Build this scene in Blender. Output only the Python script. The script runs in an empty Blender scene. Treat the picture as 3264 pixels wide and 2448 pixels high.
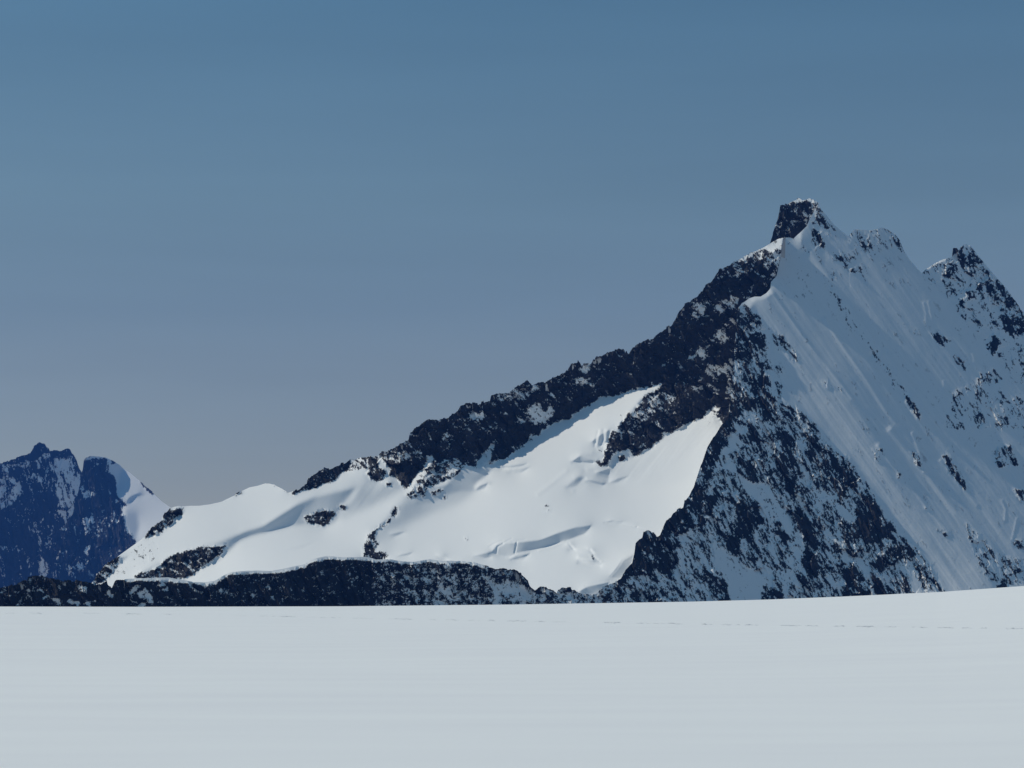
import bpy, math, numpy as np

# ------------------------------------------------------------------ camera, sky, sun
FOV = math.radians(22.0)
F = 1632.0 / math.tan(FOV / 2)          # focal length in photo pixels (3264 wide)
HORIZON = 1990.0                        # photo row of the true horizon
EYE = 1.7
PITCH = math.atan((HORIZON - 1224.0) / F)

sc = bpy.context.scene
cam_d = bpy.data.cameras.new("camera")
cam_d.angle = FOV
cam_d.clip_start = 0.5
cam_d.clip_end = 90000
cam = bpy.data.objects.new("camera", cam_d)
cam.location = (0, 0, EYE)
cam.rotation_euler = (math.pi / 2 + PITCH, 0, 0)
sc.collection.objects.link(cam)
sc.camera = cam

SUN = np.array([-0.69, 0.17, 0.70]); SUN /= np.linalg.norm(SUN)
w = bpy.data.worlds.new("World"); sc.world = w
w.use_nodes = True
nt = w.node_tree; nt.nodes.clear()
sky = nt.nodes.new("ShaderNodeTexSky"); sky.sky_type = 'NISHITA'
sky.sun_disc = False
sky.sun_elevation = math.asin(SUN[2])
sky.sun_rotation = math.atan2(SUN[0], SUN[1])
sky.altitude = 3000; sky.air_density = 1.0; sky.dust_density = 0.3; sky.ozone_density = 3.0
bg = nt.nodes.new("ShaderNodeBackground"); bg.inputs[1].default_value = 0.07
wo = nt.nodes.new("ShaderNodeOutputWorld")
# thin dust towards the horizon greys the sky a little; the unseen sky overhead is brightened to fill the shade
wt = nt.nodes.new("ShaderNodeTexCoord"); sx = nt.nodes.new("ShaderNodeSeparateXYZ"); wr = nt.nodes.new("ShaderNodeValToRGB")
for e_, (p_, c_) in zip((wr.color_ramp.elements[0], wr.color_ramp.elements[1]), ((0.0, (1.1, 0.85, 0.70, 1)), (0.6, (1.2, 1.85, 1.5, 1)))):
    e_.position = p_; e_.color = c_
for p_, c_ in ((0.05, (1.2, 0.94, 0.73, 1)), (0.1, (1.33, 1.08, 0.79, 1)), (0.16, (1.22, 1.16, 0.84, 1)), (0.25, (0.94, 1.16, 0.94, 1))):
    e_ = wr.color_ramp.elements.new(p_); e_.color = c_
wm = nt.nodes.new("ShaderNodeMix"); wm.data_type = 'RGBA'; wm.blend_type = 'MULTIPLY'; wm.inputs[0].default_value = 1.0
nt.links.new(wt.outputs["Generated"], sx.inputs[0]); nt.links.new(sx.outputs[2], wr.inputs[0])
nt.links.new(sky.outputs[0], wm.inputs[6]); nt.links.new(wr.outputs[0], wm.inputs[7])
# faint streaks of high veil
vm = nt.nodes.new("ShaderNodeMapping"); vm.inputs["Scale"].default_value = (2.2, 2.2, 22); vm.inputs["Rotation"].default_value = (0.0, 0.06, 0)
vn = nt.nodes.new("ShaderNodeTexNoise"); vn.inputs["Scale"].default_value = 1.6; vn.inputs["Detail"].default_value = 4
vr = nt.nodes.new("ShaderNodeMapRange"); vr.inputs[1].default_value = .35; vr.inputs[2].default_value = .75; vr.inputs[3].default_value = 0.97; vr.inputs[4].default_value = 1.05
vx = nt.nodes.new("ShaderNodeVectorMath"); vx.operation = 'SCALE'
nt.links.new(wt.outputs["Generated"], vm.inputs[0]); nt.links.new(vm.outputs[0], vn.inputs["Vector"]); nt.links.new(vn.outputs[0], vr.inputs[0])
nt.links.new(wm.outputs[2], vx.inputs[0]); nt.links.new(vr.outputs[0], vx.inputs["Scale"])
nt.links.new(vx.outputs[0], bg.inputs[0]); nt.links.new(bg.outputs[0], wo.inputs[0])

sd = bpy.data.lights.new("sun", 'SUN'); sd.energy = 2.76; sd.angle = math.radians(0.5)
sd.color = (1.0, 0.935, 0.79)
so = bpy.data.objects.new("sun", sd); sc.collection.objects.link(so)
from mathutils import Vector
so.rotation_euler = Vector(SUN.tolist()).to_track_quat('Z', 'Y').to_euler()

sc.view_settings.view_transform = 'Standard'
sc.view_settings.look = 'None'
sc.view_settings.exposure = 0.0
sc.view_settings.gamma = 1.0
sc.cycles.max_bounces = 5
sc.cycles.diffuse_bounces = 3
sc.cycles.volume_bounces = 0

# ------------------------------------------------------------------ noise and painting tools
rng = np.random.default_rng(7)
PERM = rng.permutation(4096).astype(np.int64)
ANG = rng.random(4096) * 2 * np.pi
GX, GY = np.cos(ANG).astype(np.float32), np.sin(ANG).astype(np.float32)

def perlin(x, y, seed=0):
    x = np.asarray(x, np.float32) + 1000.0 + seed * 17.3; y = np.asarray(y, np.float32) + 1000.0 + seed * 9.1
    xi = np.floor(x).astype(np.int64); yi = np.floor(y).astype(np.int64)
    fx = (x - xi).astype(np.float32); fy = (y - yi).astype(np.float32)
    u = fx * fx * fx * (fx * (fx * 6 - 15) + 10); v = fy * fy * fy * (fy * (fy * 6 - 15) + 10)
    def g(dx, dy):
        h = PERM[(PERM[(xi + dx) & 4095] + yi + dy + seed * 131) & 4095]
        return GX[h] * (fx - dx) + GY[h] * (fy - dy)
    a = g(0, 0) * (1 - u) + g(1, 0) * u
    b = g(0, 1) * (1 - u) + g(1, 1) * u
    return (a * (1 - v) + b * v) * 1.5

def fbm(x, y, wl, octs, gain=0.5, seed=0, ridged=False):
    s = 0; a = 1.0; t = 0
    for k in range(octs):
        n = perlin(x / wl, y / wl, seed + k * 3)
        if ridged: n = 1 - 2 * np.abs(n)
        s = s + a * n; t += a; a *= gain; wl *= 0.5
    return s / t

def facets(x, y, wl, seed=0):
    """broken rock: each random cell is a flat facet with its own tilt (unit slope), stepped against its neighbours"""
    x = x / wl + 500; y = y / wl + 500
    xi = np.floor(x).astype(np.int64); yi = np.floor(y).astype(np.int64)
    best = np.full(x.shape, 1e9, np.float32); out = np.zeros(x.shape, np.float32)
    for dx in (-1, 0, 1):
        for dy in (-1, 0, 1):
            h = PERM[(PERM[(xi + dx + seed * 57) & 4095] + yi + dy) & 4095]; h2 = PERM[(h + 1777) & 4095]; h3 = PERM[(h2 + 911) & 4095]
            ox = x - (xi + dx + 0.5 + 0.45 * GX[h]); oy = y - (yi + dy + 0.5 + 0.45 * GY[h])
            d = ox * ox + oy * oy; m = d < best
            best = np.where(m, d, best); out = np.where(m, GX[h2] * ox + GY[h2] * oy + 0.5 * GX[h3], out)
    return out * wl

# crops of the photograph in which the outlines were read: x, y of the corner; 800 px wide shown at 2212
K = 800 / 2212
CROP = dict(A=(0, 1350), B=(700, 1350), C=(1400, 1350), D=(1200, 950), E=(1900, 950), F=(2200, 580),
            G=(2464, 1350), H=(2464, 750), I=(1900, 1350))
def P(c, s):
    ox, oy = CROP[c]
    v = [float(t) for t in s.replace(',', ' ').split()]
    return [(ox + v[i] * K, oy + v[i + 1] * K) for i in range(0, len(v), 2)]

ST = 1.6                                 # grid step in photo pixels

class Layer:
    def __init__(s, x0, x1, y0, y1, p, q, d):
        s.xs = np.arange(x0, x1 + ST, ST); s.ys = np.arange(y0, y1 + ST, ST)
        s.x0, s.y0 = x0, y0
        s.X, s.Y = np.meshgrid(s.xs, s.ys)
        s.X = s.X.astype(np.float32); s.Y = s.Y.astype(np.float32)
        sh = s.X.shape
        s.p = np.full(sh, p, np.float32); s.q = np.full(sh, q, np.float32); s.d = np.full(sh, d, np.float32)
        s.bump = np.zeros(sh, np.float32); s.late = None
    def mask(s, poly, blur):
        poly = np.array(poly); m = int(blur * 3 / ST) + 3
        j0 = max(0, int((poly[:, 0].min() - s.x0) / ST) - m); j1 = min(len(s.xs), int((poly[:, 0].max() - s.x0) / ST) + m)
        i0 = max(0, int((poly[:, 1].min() - s.y0) / ST) - m); i1 = min(len(s.ys), int((poly[:, 1].max() - s.y0) / ST) + m)
        if j1 <= j0 or i1 <= i0: return None, None
        X = s.X[i0:i1, j0:j1]; Y = s.Y[i0:i1, j0:j1]
        ins = np.zeros(X.shape, bool); n = len(poly)
        for a in range(n):
            xa, ya = poly[a]; xb, yb = poly[(a + 1) % n]
            if ya == yb: continue
            c = ((Y > ya) != (Y > yb)) & (X < (xb - xa) * (Y - ya) / (yb - ya) + xa)
            ins ^= c
        return (slice(i0, i1), slice(j0, j1)), smooth(ins.astype(np.float32), blur / ST)
    def dens(s, v, poly, blur=3):
        sl, m = s.mask(poly, blur)
        if sl: s.d[sl] += (v - s.d[sl]) * m
    def slope(s, p, q, poly, blur=8):
        sl, m = s.mask(poly, blur)
        if sl: s.p[sl] += (p - s.p[sl]) * m; s.q[sl] += (q - s.q[sl]) * m
    def rock(s, v, p, q, poly, blur=3, b2=8):
        s.dens(v, poly, blur); s.slope(p, q, poly, b2)
    def stroke(s, what, v, pts, width):
        """soft line: 'd' raises rock share, 'q' / 'p' change the slope, 'b' raises the surface (metres)"""
        pts = np.array(pts); m = int(width * 3 / ST) + 3
        j0 = max(0, int((pts[:, 0].min() - s.x0) / ST) - m); j1 = min(len(s.xs), int((pts[:, 0].max() - s.x0) / ST) + m)
        i0 = max(0, int((pts[:, 1].min() - s.y0) / ST) - m); i1 = min(len(s.ys), int((pts[:, 1].max() - s.y0) / ST) + m)
        if j1 <= j0 or i1 <= i0: return
        X = s.X[i0:i1, j0:j1]; Y = s.Y[i0:i1, j0:j1]; D = np.full(X.shape, 1e9, np.float32)
        for a in range(len(pts) - 1):
            ax, ay = pts[a]; bx, by = pts[a + 1]; L = (bx - ax) ** 2 + (by - ay) ** 2 + 1e-6
            t = np.clip(((X - ax) * (bx - ax) + (Y - ay) * (by - ay)) / L, 0, 1)
            D = np.minimum(D, (X - ax - t * (bx - ax)) ** 2 + (Y - ay - t * (by - ay)) ** 2)
        g = np.exp(-D / (2 * (width / 2) ** 2))
        f = {'d': s.d, 'q': s.q, 'p': s.p, 'b': s.bump}[what]
        if what == 'd': f[i0:i1, j0:j1] = np.maximum(f[i0:i1, j0:j1], v * g)
        else: f[i0:i1, j0:j1] += v * g

def box(a, r, ax):
    if r < 1: return a
    a = np.moveaxis(a, ax, 0); n = a.shape[0]
    pad = np.concatenate([np.repeat(a[:1], r, 0), a, np.repeat(a[-1:], r, 0)])
    c = np.cumsum(np.concatenate([np.zeros_like(pad[:1]), pad]), 0, dtype=np.float64)
    o = ((c[2 * r + 1:] - c[:n]) / (2 * r + 1)).astype(np.float32)
    return np.moveaxis(o, 0, ax)
def smooth(a, sig):
    r = int(round(sig)); 
    if r < 1: return a
    for _ in range(2):
        a = box(box(a, r, 0), r, 1)
    return a

def integrate(gx, gy):
    """height field whose gradient is closest to (gx, gy): Poisson equation, mirrored FFT"""
    h, w_ = gx.shape
    fx = np.zeros((h, w_), np.float64); fy = np.zeros((h, w_), np.float64)
    fx[:, :-1] = (gx[:, 1:] + gx[:, :-1]) / 2; fy[:-1] = (gy[1:] + gy[:-1]) / 2
    div = fx.copy(); div[:, 1:] -= fx[:, :-1]; div += fy; div[1:] -= fy[:-1]
    M = np.concatenate([div, div[::-1]], 0); M = np.concatenate([M, M[:, ::-1]], 1)
    Fm = np.fft.rfft2(M)
    ky = 2 * np.cos(2 * np.pi * np.arange(2 * h) / (2 * h)) - 2
    kx = 2 * np.cos(2 * np.pi * np.arange(w_ + 1) / (2 * w_)) - 2
    den = ky[:, None] + kx[None, :]; den[0, 0] = 1
    Fm /= den; Fm[0, 0] = 0
    return np.fft.irfft2(Fm, s=M.shape)[:h, :w_].astype(np.float32)

def sample(a, L, x, y):
    fx = np.clip((x - L.x0) / ST, 0, a.shape[1] - 1.001); fy = np.clip((y - L.y0) / ST, 0, a.shape[0] - 1.001)
    j = fx.astype(int); i = fy.astype(int); fx = fx - j; fy = fy - i
    return (a[i, j] * (1 - fx) + a[i, j + 1] * fx) * (1 - fy) + (a[i + 1, j] * (1 - fx) + a[i + 1, j + 1] * fx) * fy

CP, SP = math.cos(PITCH), math.sin(PITCH)
def world(x, y, D):
    """photo position and distance along Y -> world point"""
    a = (x - 1632.0) / F; b = (1224.0 - y) / F
    dy = CP - b * SP; dz = SP + b * CP
    return a / dy * D, D, EYE + dz / dy * D

def rankuni(n):
    s = n.ravel()[::7]; srt = np.sort(s)
    return (np.searchsorted(srt, n.ravel()) / len(srt)).reshape(n.shape).astype(np.float32)

def finish(L, base, outline, under=None, ang=60.0, aniso=1.8, relief=1.0, seed=0, grain=1.0, flute=0.0, fl_ang=55.0, warp=6.0, craggy=1.0, ledge=0.55, iso_x=None, clump=0.0):
    """slopes -> distances, rock and snow cover, small relief; base = metres per photo pixel"""
    mp = base / F
    X, Y = L.X, L.Y
    gx, gy = L.p * mp * ST, -L.q * mp * ST
    o = np.array(outline); out = L.Y < np.interp(L.xs, o[:, 0], o[:, 1])[None, :] - 8      # above the skyline: free
    if under is not None:
        o = np.array(under); out |= (L.Y > np.interp(L.xs, o[:, 0], o[:, 1])[None, :] + 20)  # hidden by the nearer slope: free
    for it in range(7):
        D = integrate(gx, gy)
        if it < 6:
            dy_, dx_ = np.gradient(D)
            gx = np.where(out, gx + 1.7 * (dx_ - gx), gx); gy = np.where(out, gy + 1.7 * (dy_ - gy), gy)
    wx = fbm(X, Y, 40, 4, 0.6, seed + 50) * warp * 2.2; wy = fbm(X, Y, 40, 4, 0.6, seed + 70) * warp * 2.2
    d = sample(L.d, L, X + wx, Y + wy)
    d = d + np.clip(d / 0.05, 0, 1) * 0.16 * fbm(X, Y, 95, 3, 0.55, seed + 44) * (0.45 + 3 * d * (1 - d))
    d = d + clump * np.clip(1.2 - d, 0, 1) * np.clip(d / 0.3, 0, 1) * fbm(X, Y * 1.6, 30, 4, .7, seed + 88)
    if L.late is not None: d = d * (1 - L.late)
    ca, sa = math.cos(math.radians(ang)), math.sin(math.radians(ang))
    u = (X * ca + Y * sa) / aniso; v = (-X * sa + Y * ca)
    n = fbm(u + wx * .5, v + wy * .5, 34 * grain, 5, 0.92, seed + 1)
    n2 = fbm(u, v, 13 * grain, 3, 0.7, seed + 21, True)
    # crags: flat facets with ledges between them
    wu, wv = u + wx * .5, v + wy * .5
    crag = 0.30 * facets(wu, wv, 34, seed) + 0.34 * facets(wu, wv, 14, seed + 3) + 0.30 * facets(u, v, 6.5, seed + 6)
    crag = crag + 5.0 * fbm(u, v, 80, 3, 0.5, seed + 5, True)
    led = np.gradient(smooth(crag, 1), axis=0); led = np.clip(led / (led.std() + 1e-6), -2, 2)
    if iso_x:
        wt_ = 1 / (1 + np.exp((X - iso_x) / 60)); ni = fbm(X + wx * .5, (Y + wy * .5) * 1.1, 22, 5, 0.9, seed + 61)
        n = n / n.std() * (1 - wt_) + ni / ni.std() * wt_; led *= (1 - 0.4 * wt_)
    n = n / n.std(); uni = rankuni(n + 0.35 * n2 + ledge * led)
    rock = np.clip((d - uni) / 0.05 + 0.5, 0, 1) * np.clip(d / 0.02, 0, 1)
    rough = smooth(np.clip(d * 1.6, 0, 1), 3)
    D -= relief * craggy * rough * crag * (mp / 0.6)
    D -= relief * rock * 1.2 * (mp / 0.6)
    # snow: soft wind relief
    D -= (1 - rough) * (0.5 * fbm(X, Y, 60, 3, 0.45, seed + 15) + 0.06 * fbm(X, Y, 8, 2, .5, seed + 19))
    if flute is not None and np.any(flute):
        cf, sf = math.cos(math.radians(fl_ang)), math.sin(math.radians(fl_ang))
        fu = X * cf + Y * sf; fv = -X * sf + Y * cf
        D -= flute * (1 - 0.7 * rough) * (1.0 * fbm(fu / 16, fv, 46, 2, 0.5, seed + 25) + 0.30 * fbm(fu / 14, fv, 14, 2, .6, seed + 27)) * 2.2
    D -= L.bump
    L.D = D; L.rockm = rock; L.mp = mp
    return L

def mat_terrain(name, rockcol, snowcol=(0.90, 0.91, 0.92)):
    m = bpy.data.materials.new(name); m.use_nodes = True
    t = m.node_tree; N = t.nodes; b = N["Principled BSDF"]
    at = N.new("ShaderNodeAttribute"); at.attribute_name = "rock_cover"
    geo = N.new("ShaderNodeTexCoord")
    n1 = N.new("ShaderNodeTexNoise"); n1.inputs["Scale"].default_value = 0.03; n1.inputs["Detail"].default_value = 6
    cr = N.new("ShaderNodeValToRGB")
    cr.color_ramp.elements[0].position = .35; cr.color_ramp.elements[1].position = .68
    cr.color_ramp.elements[0].color = (*[c * 0.65 for c in rockcol], 1)
    cr.color_ramp.elements[1].color = (rockcol[0] * 1.35, rockcol[1] * 1.32, rockcol[2] * 1.3, 1)
    mx = N.new("ShaderNodeMix"); mx.data_type = 'RGBA'
    mx.inputs[7].default_value = (0, 0, 0, 1)
    t.links.new(geo.outputs["Object"], n1.inputs["Vector"])
    t.links.new(n1.outputs[0], cr.inputs[0])
    t.links.new(at.outputs["Fac"], mx.inputs[0])
    mx.inputs[6].default_value = (*snowcol, 1)
    t.links.new(cr.outputs[0], mx.inputs[7])
    t.links.new(mx.outputs[2], b.inputs["Base Color"])
    b.inputs["Roughness"].default_value = 0.75
    b.inputs["Specular IOR Level"].default_value = 0.15
    return m

def new_mesh(name, V, Q, mat, props, rock=None):
    me = bpy.data.meshes.new(name)
    me.vertices.add(len(V)); me.vertices.foreach_set("co", np.ascontiguousarray(V, np.float32).ravel())
    me.loops.add(len(Q) * 4); me.loops.foreach_set("vertex_index", Q.astype(np.int32).ravel())
    me.polygons.add(len(Q)); me.polygons.foreach_set("loop_start", np.arange(0, len(Q) * 4, 4, dtype=np.int32))
    me.polygons.foreach_set("loop_total", np.full(len(Q), 4, np.int32))
    me.polygons.foreach_set("use_smooth", np.ones(len(Q), bool))
    me.update(calc_edges=True)
    if rock is not None:
        a = me.attributes.new("rock_cover", 'FLOAT', 'POINT'); a.data.foreach_set("value", rock.astype(np.float32))
    me.materials.append(mat)
    o = bpy.data.objects.new(name, me); sc.collection.objects.link(o)
    for k, v in props.items(): o[k] = v
    return o

def tops(L, pts, jag):
    """roughened outline height for each grid column; jag = photo px of raggedness where there is rock"""
    pts = np.array(pts); x = L.xs
    t = np.interp(x, pts[:, 0], pts[:, 1])
    r = sample(smooth(np.clip(L.d * 1.3, 0, 1), 2), L, x, t + 3)
    n = fbm(x, x * 0 + 3.7, 22, 4, 0.65, 3) + 0.5 * np.abs(fbm(x, x * 0 + 9.1, 10, 2, 0.6, 8))
    r2 = np.random.default_rng(5000 + int(pts[0, 0])); e = np.cumsum(3 + 11 * r2.random(900)) + x[0]; hv = r2.normal(size=901)
    blk = hv[np.searchsorted(e, x)]; blk = blk * 0.42 + 0.3 * fbm(x, x * 0 + 1.3, 5, 2, .7, 14)
    return t - (n + blk) * jag * r

def relief(name, L, outline, off, bottom, mat, props, jag=5.0, back=(260, 2.6), front=None, front2=None):
    """turn a layer into a solid mountain: front surface, back slope, foot"""
    T = tops(L, outline, jag); L.T = T
    ny, nx = L.X.shape
    yy = np.maximum(L.Y, T[None, :]); yy = np.minimum(yy, bottom)
    xx = L.X
    D = sample(L.D, L, xx, yy) + off
    def behind(D, x, y):
        """keep the hidden lower part of a farther slope behind the nearer mountain"""
        if front is None: return D
        if front2 is not None:
            FL, foff, fout = front2; fo = np.array(fout); t = np.interp(x, fo[:, 0], fo[:, 1])
            D = np.where((y > t - 8) & (x < 2520), np.maximum(D, sample(FL.D, FL, x, np.maximum(y, t)) + foff + 14), D)
        FL, foff, fout = front; fo = np.array(fout); t = np.interp(x, fo[:, 0], fo[:, 1])
        lim = sample(FL.D, FL, x, np.maximum(y, t)) + foff + 14
        return np.where(y > t - 8, np.maximum(D, lim), D)
    D = behind(D, xx, yy)
    rk = sample(L.rockm, L, xx, yy)
    x3, y3, z3 = world(xx, yy, D)
    V = np.stack([x3, y3, z3], -1)
    live = (L.Y > T[None, :] - 1e-6) & (L.Y <= bottom)
    cell = (live[:-1, :-1] | live[:-1, 1:] | live[1:, :-1] | live[1:, 1:])
    cell &= ~((L.Y[:-1, :-1] > bottom))
    idx = np.arange(ny * nx).reshape(ny, nx)
    Q = np.stack([idx[1:, :-1], idx[1:, 1:], idx[:-1, 1:], idx[:-1, :-1]], -1)[cell]
    V = V.reshape(-1, 3); rk = rk.ravel()
    # back slope from the outline, and the foot below the bottom row
    topv = np.stack(world(L.xs, T, sample(L.D, L, L.xs, T) + off), -1)
    rows = [topv]; rt = [sample(L.rockm, L, L.xs, T)]
    for k, f in enumerate((0.01, 0.04, 0.12, 0.3, 0.6, 1.0)):
        r = topv.copy(); r[:, 1] += back[0] * f; r[:, 2] -= back[0] * back[1] * f
        r[:, 2] += 12 * f * fbm(L.xs, L.xs * 0 + 5 * k, 40, 3, .5, 40 + k)
        rows.append(r); rt.append(np.full(nx, 0.4))
    nb = len(V); B = np.concatenate(rows)
    ib = nb + np.arange(len(rows) * nx).reshape(len(rows), nx)
    QB = np.stack([ib[1:, 1:], ib[1:, :-1], ib[:-1, :-1], ib[:-1, 1:]], -1)[:, :, [0, 3, 2, 1]].reshape(-1, 4)
    V = np.concatenate([V, B]); rk = np.concatenate([rk, np.concatenate(rt)])
    bb = np.full(nx, bottom); bt = np.stack(world(L.xs, bb, behind(sample(L.D, L, L.xs, bb) + off, L.xs, bb)), -1)
    def soft(a, n=45):
        p_ = np.concatenate([np.full(n, a[0]), a, np.full(n, a[-1])]); return np.convolve(p_, np.ones(2 * n + 1) / (2 * n + 1), 'valid')
    f1 = bt.copy()
    if not front: f1[:, 1] = soft(f1[:, 1])
    f2 = bt.copy(); fw = 0 if front else 1
    f2[:, 1] = f1[:, 1]; f1[:, 1] -= 70 * fw; f1[:, 2] -= 60; f2[:, 1] -= 560 * fw; f2[:, 2] = -320 + 20 * fbm(L.xs, L.xs * 0, 90, 3, .5, 4)
    nb = len(V); ib = nb + np.arange(3 * nx).reshape(3, nx)
    QF = np.stack([ib[1:, :-1], ib[1:, 1:], ib[:-1, 1:], ib[:-1, :-1]], -1).reshape(-1, 4)
    V = np.concatenate([V, bt, f1, f2]); rk = np.concatenate([rk, np.full(3 * nx, 0.5)])
    Q = np.concatenate([Q, QB, QF])
    used = np.zeros(len(V), bool); used[Q.ravel()] = True
    remap = np.cumsum(used) - 1
    return new_mesh(name, V[used], remap[Q], mat, props, rk[used])

# ------------------------------------------------------------------ snow field underfoot
def snow_field():
    m = bpy.data.materials.new("field_snow"); m.use_nodes = True
    t = m.node_tree; N = t.nodes; b = N["Principled BSDF"]
    b.inputs["Roughness"].default_value = 0.8; b.inputs["Specular IOR Level"].default_value = 0.1
    tc = N.new("ShaderNodeTexCoord")
    mp = N.new("ShaderNodeMapping"); mp.inputs["Scale"].default_value = (0.10, 0.35, 1)
    n1 = N.new("ShaderNodeTexNoise"); n1.inputs["Scale"].default_value = 1.0; n1.inputs["Detail"].default_value = 5
    cr = N.new("ShaderNodeValToRGB")
    cr.color_ramp.elements[0].position = .3; cr.color_ramp.elements[1].position = .7
    cr.color_ramp.elements[0].color = (0.825, 0.842, 0.872, 1); cr.color_ramp.elements[1].color = (0.86, 0.88, 0.90, 1)
    bp = N.new("ShaderNodeBump"); bp.inputs["Strength"].default_value = 0.15; bp.inputs["Distance"].default_value = 0.05
    t.links.new(tc.outputs["Object"], mp.inputs[0]); t.links.new(mp.outputs[0], n1.inputs["Vector"])
    t.links.new(n1.outputs[0], cr.inputs[0])
    at = N.new("ShaderNodeAttribute"); at.attribute_name = "rock_cover"; mx = N.new("ShaderNodeMix"); mx.data_type = 'RGBA'
    mx.inputs[7].default_value = (0.42, 0.42, 0.42, 1)  # hidden valley tone, chosen to bounce light onto the shaded slopes
    t.links.new(at.outputs["Fac"], mx.inputs[0]); t.links.new(cr.outputs[0], mx.inputs[6]); t.links.new(mx.outputs[2], b.inputs["Base Color"])
    t.links.new(n1.outputs[0], bp.inputs["Height"]); t.links.new(bp.outputs[0], b.inputs["Normal"])
    th = np.concatenate([np.linspace(-14, 14, 500), np.linspace(14.4, 345.6, 120)])
    th = np.radians(np.append(th, 346.0)); 
    r = np.concatenate([[0.5, 4, 8, 12], np.geomspace(16, 900, 420), np.geomspace(930, 60000, 60)])
    R, TH = np.meshgrid(r, th, indexing='ij')
    z = field_z(R, TH)
    V = np.stack([R * np.sin(TH), R * np.cos(TH), z], -1).reshape(-1, 3)
    ny, nx = R.shape; idx = np.arange(ny * nx).reshape(ny, nx)
    Q = np.stack([idx[:-1, :-1], idx[1:, :-1], idx[1:, 1:], idx[:-1, 1:]], -1)[:, :, [0, 3, 2, 1]].reshape(-1, 4)
    rk = np.clip((-z - 25) / 60, 0, 1).ravel()          # unseen valley floor, its grey set for the light it bounces up
    return new_mesh("snow_field", V, Q, m, {"kind": "structure"}, rk)

CREST = np.array([(0, 1937.7), (500, 1938), (1100, 1936), (1650, 1930), (2182, 1921.5), (2440, 1914.5), (2664, 1905.5), (2960, 1892), (3264, 1871)])
RC = 350.0
def field_z(R, TH):
    front = np.cos(TH)
    u = np.tan(np.clip(np.where(TH > np.pi, TH - 2 * np.pi, TH), -0.5, 0.5))
    tc = (HORIZON - np.interp(1632 + u * F * 0.98, CREST[:, 0], CREST[:, 1])) / F
    wgt = np.clip(front * 1.5, 0.05, 1)
    a = R / RC
    h = 2 * a / (1 + a * a)
    z = R * (tc * wgt + EYE / RC) * h
    z += 0.05 * fbm(R * np.sin(TH), R * np.cos(TH), 30, 3, 0.5, 90) * np.clip(R / 60, 0, 1) * np.clip((330 - R) / 120, 0, 1)
    z -= np.clip(R - 380, 0, None) ** 2 * 0.0009
    return np.maximum(z, -260 + 0 * z)
snow_field()

def trail():
    """faint line of footprints: kicked-up snow crumbs beside each print"""
    m = bpy.data.materials.new("trodden_snow"); m.use_nodes = True
    b = m.node_tree.nodes["Principled BSDF"]; b.inputs["Base Color"].default_value = (0.62, 0.64, 0.68, 1); b.inputs["Roughness"].default_value = .9
    path = np.array([(0, 1955), (400, 1956.5), (760, 1962), (1100, 1970), (1640, 1980), (2180, 1989.5), (2600, 1996), (3264, 2004.5)])
    Rr = np.linspace(20, 340, 3000)
    V = []; Q = []; r2 = np.random.default_rng(5)
    x = 0.0
    while x < 3264:
        dens = perlin(np.array([x / 60.0]), np.array([2.2]), 77)[0] + 0.5 * perlin(np.array([x / 17.0]), np.array([5.2]), 78)[0]
        x += 1.6 + 3.5 * r2.random()
        if dens < -0.05: continue
        y = np.interp(x, path[:, 0], path[:, 1]) + r2.normal() * 0.8
        th = math.atan((x - 1632) / F / 0.98)
        tang = (HORIZON - y) / F
        zz = field_z(Rr, np.full_like(Rr, th))
        k = int(np.argmax((zz - EYE) / Rr > tang))
        rr = Rr[k]; c = np.array([rr * math.sin(th), rr * math.cos(th), zz[k]])
        s = (0.019 + 0.04 * r2.random()) * (0.42 + dens)
        n0 = len(V)
        ring = 7
        for lv, (rad, hh) in enumerate(((1.5, -0.02), (1.0, 0.55), (0.45, 0.95))):
            for a in range(ring):
                an = 2 * math.pi * a / ring
                rd = rad * s * (0.75 + 0.5 * r2.random())
                V.append(c + [rd * 1.6 * math.cos(an), rd * math.sin(an), hh * s * 0.9])
        V.append(c + [0, 0, s]); tp = len(V) - 1
        for lv in range(2):
            for a in range(ring):
                b_ = (a + 1) % ring
                Q.append((n0 + lv * ring + a, n0 + lv * ring + b_, n0 + (lv + 1) * ring + b_, n0 + (lv + 1) * ring + a))
        for a in range(0, ring, 2):
            Q.append((n0 + 2 * ring + a, n0 + 2 * ring + (a + 1) % ring, n0 + 2 * ring + (a + 2) % ring, tp))
    new_mesh("footprint_trail", np.array(V), np.array(Q), m,
             {"kind": "stuff", "label": "faint line of footprints and kicked up snow crossing the white snow field"})
trail()

ROCK = (0.022, 0.023, 0.027)
M_near = mat_terrain("near_rock_and_snow", ROCK)
M_main = mat_terrain("ridge_rock_and_snow", ROCK)
M_far = mat_terrain("far_rock_and_snow", (0.018, 0.02, 0.026))

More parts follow.
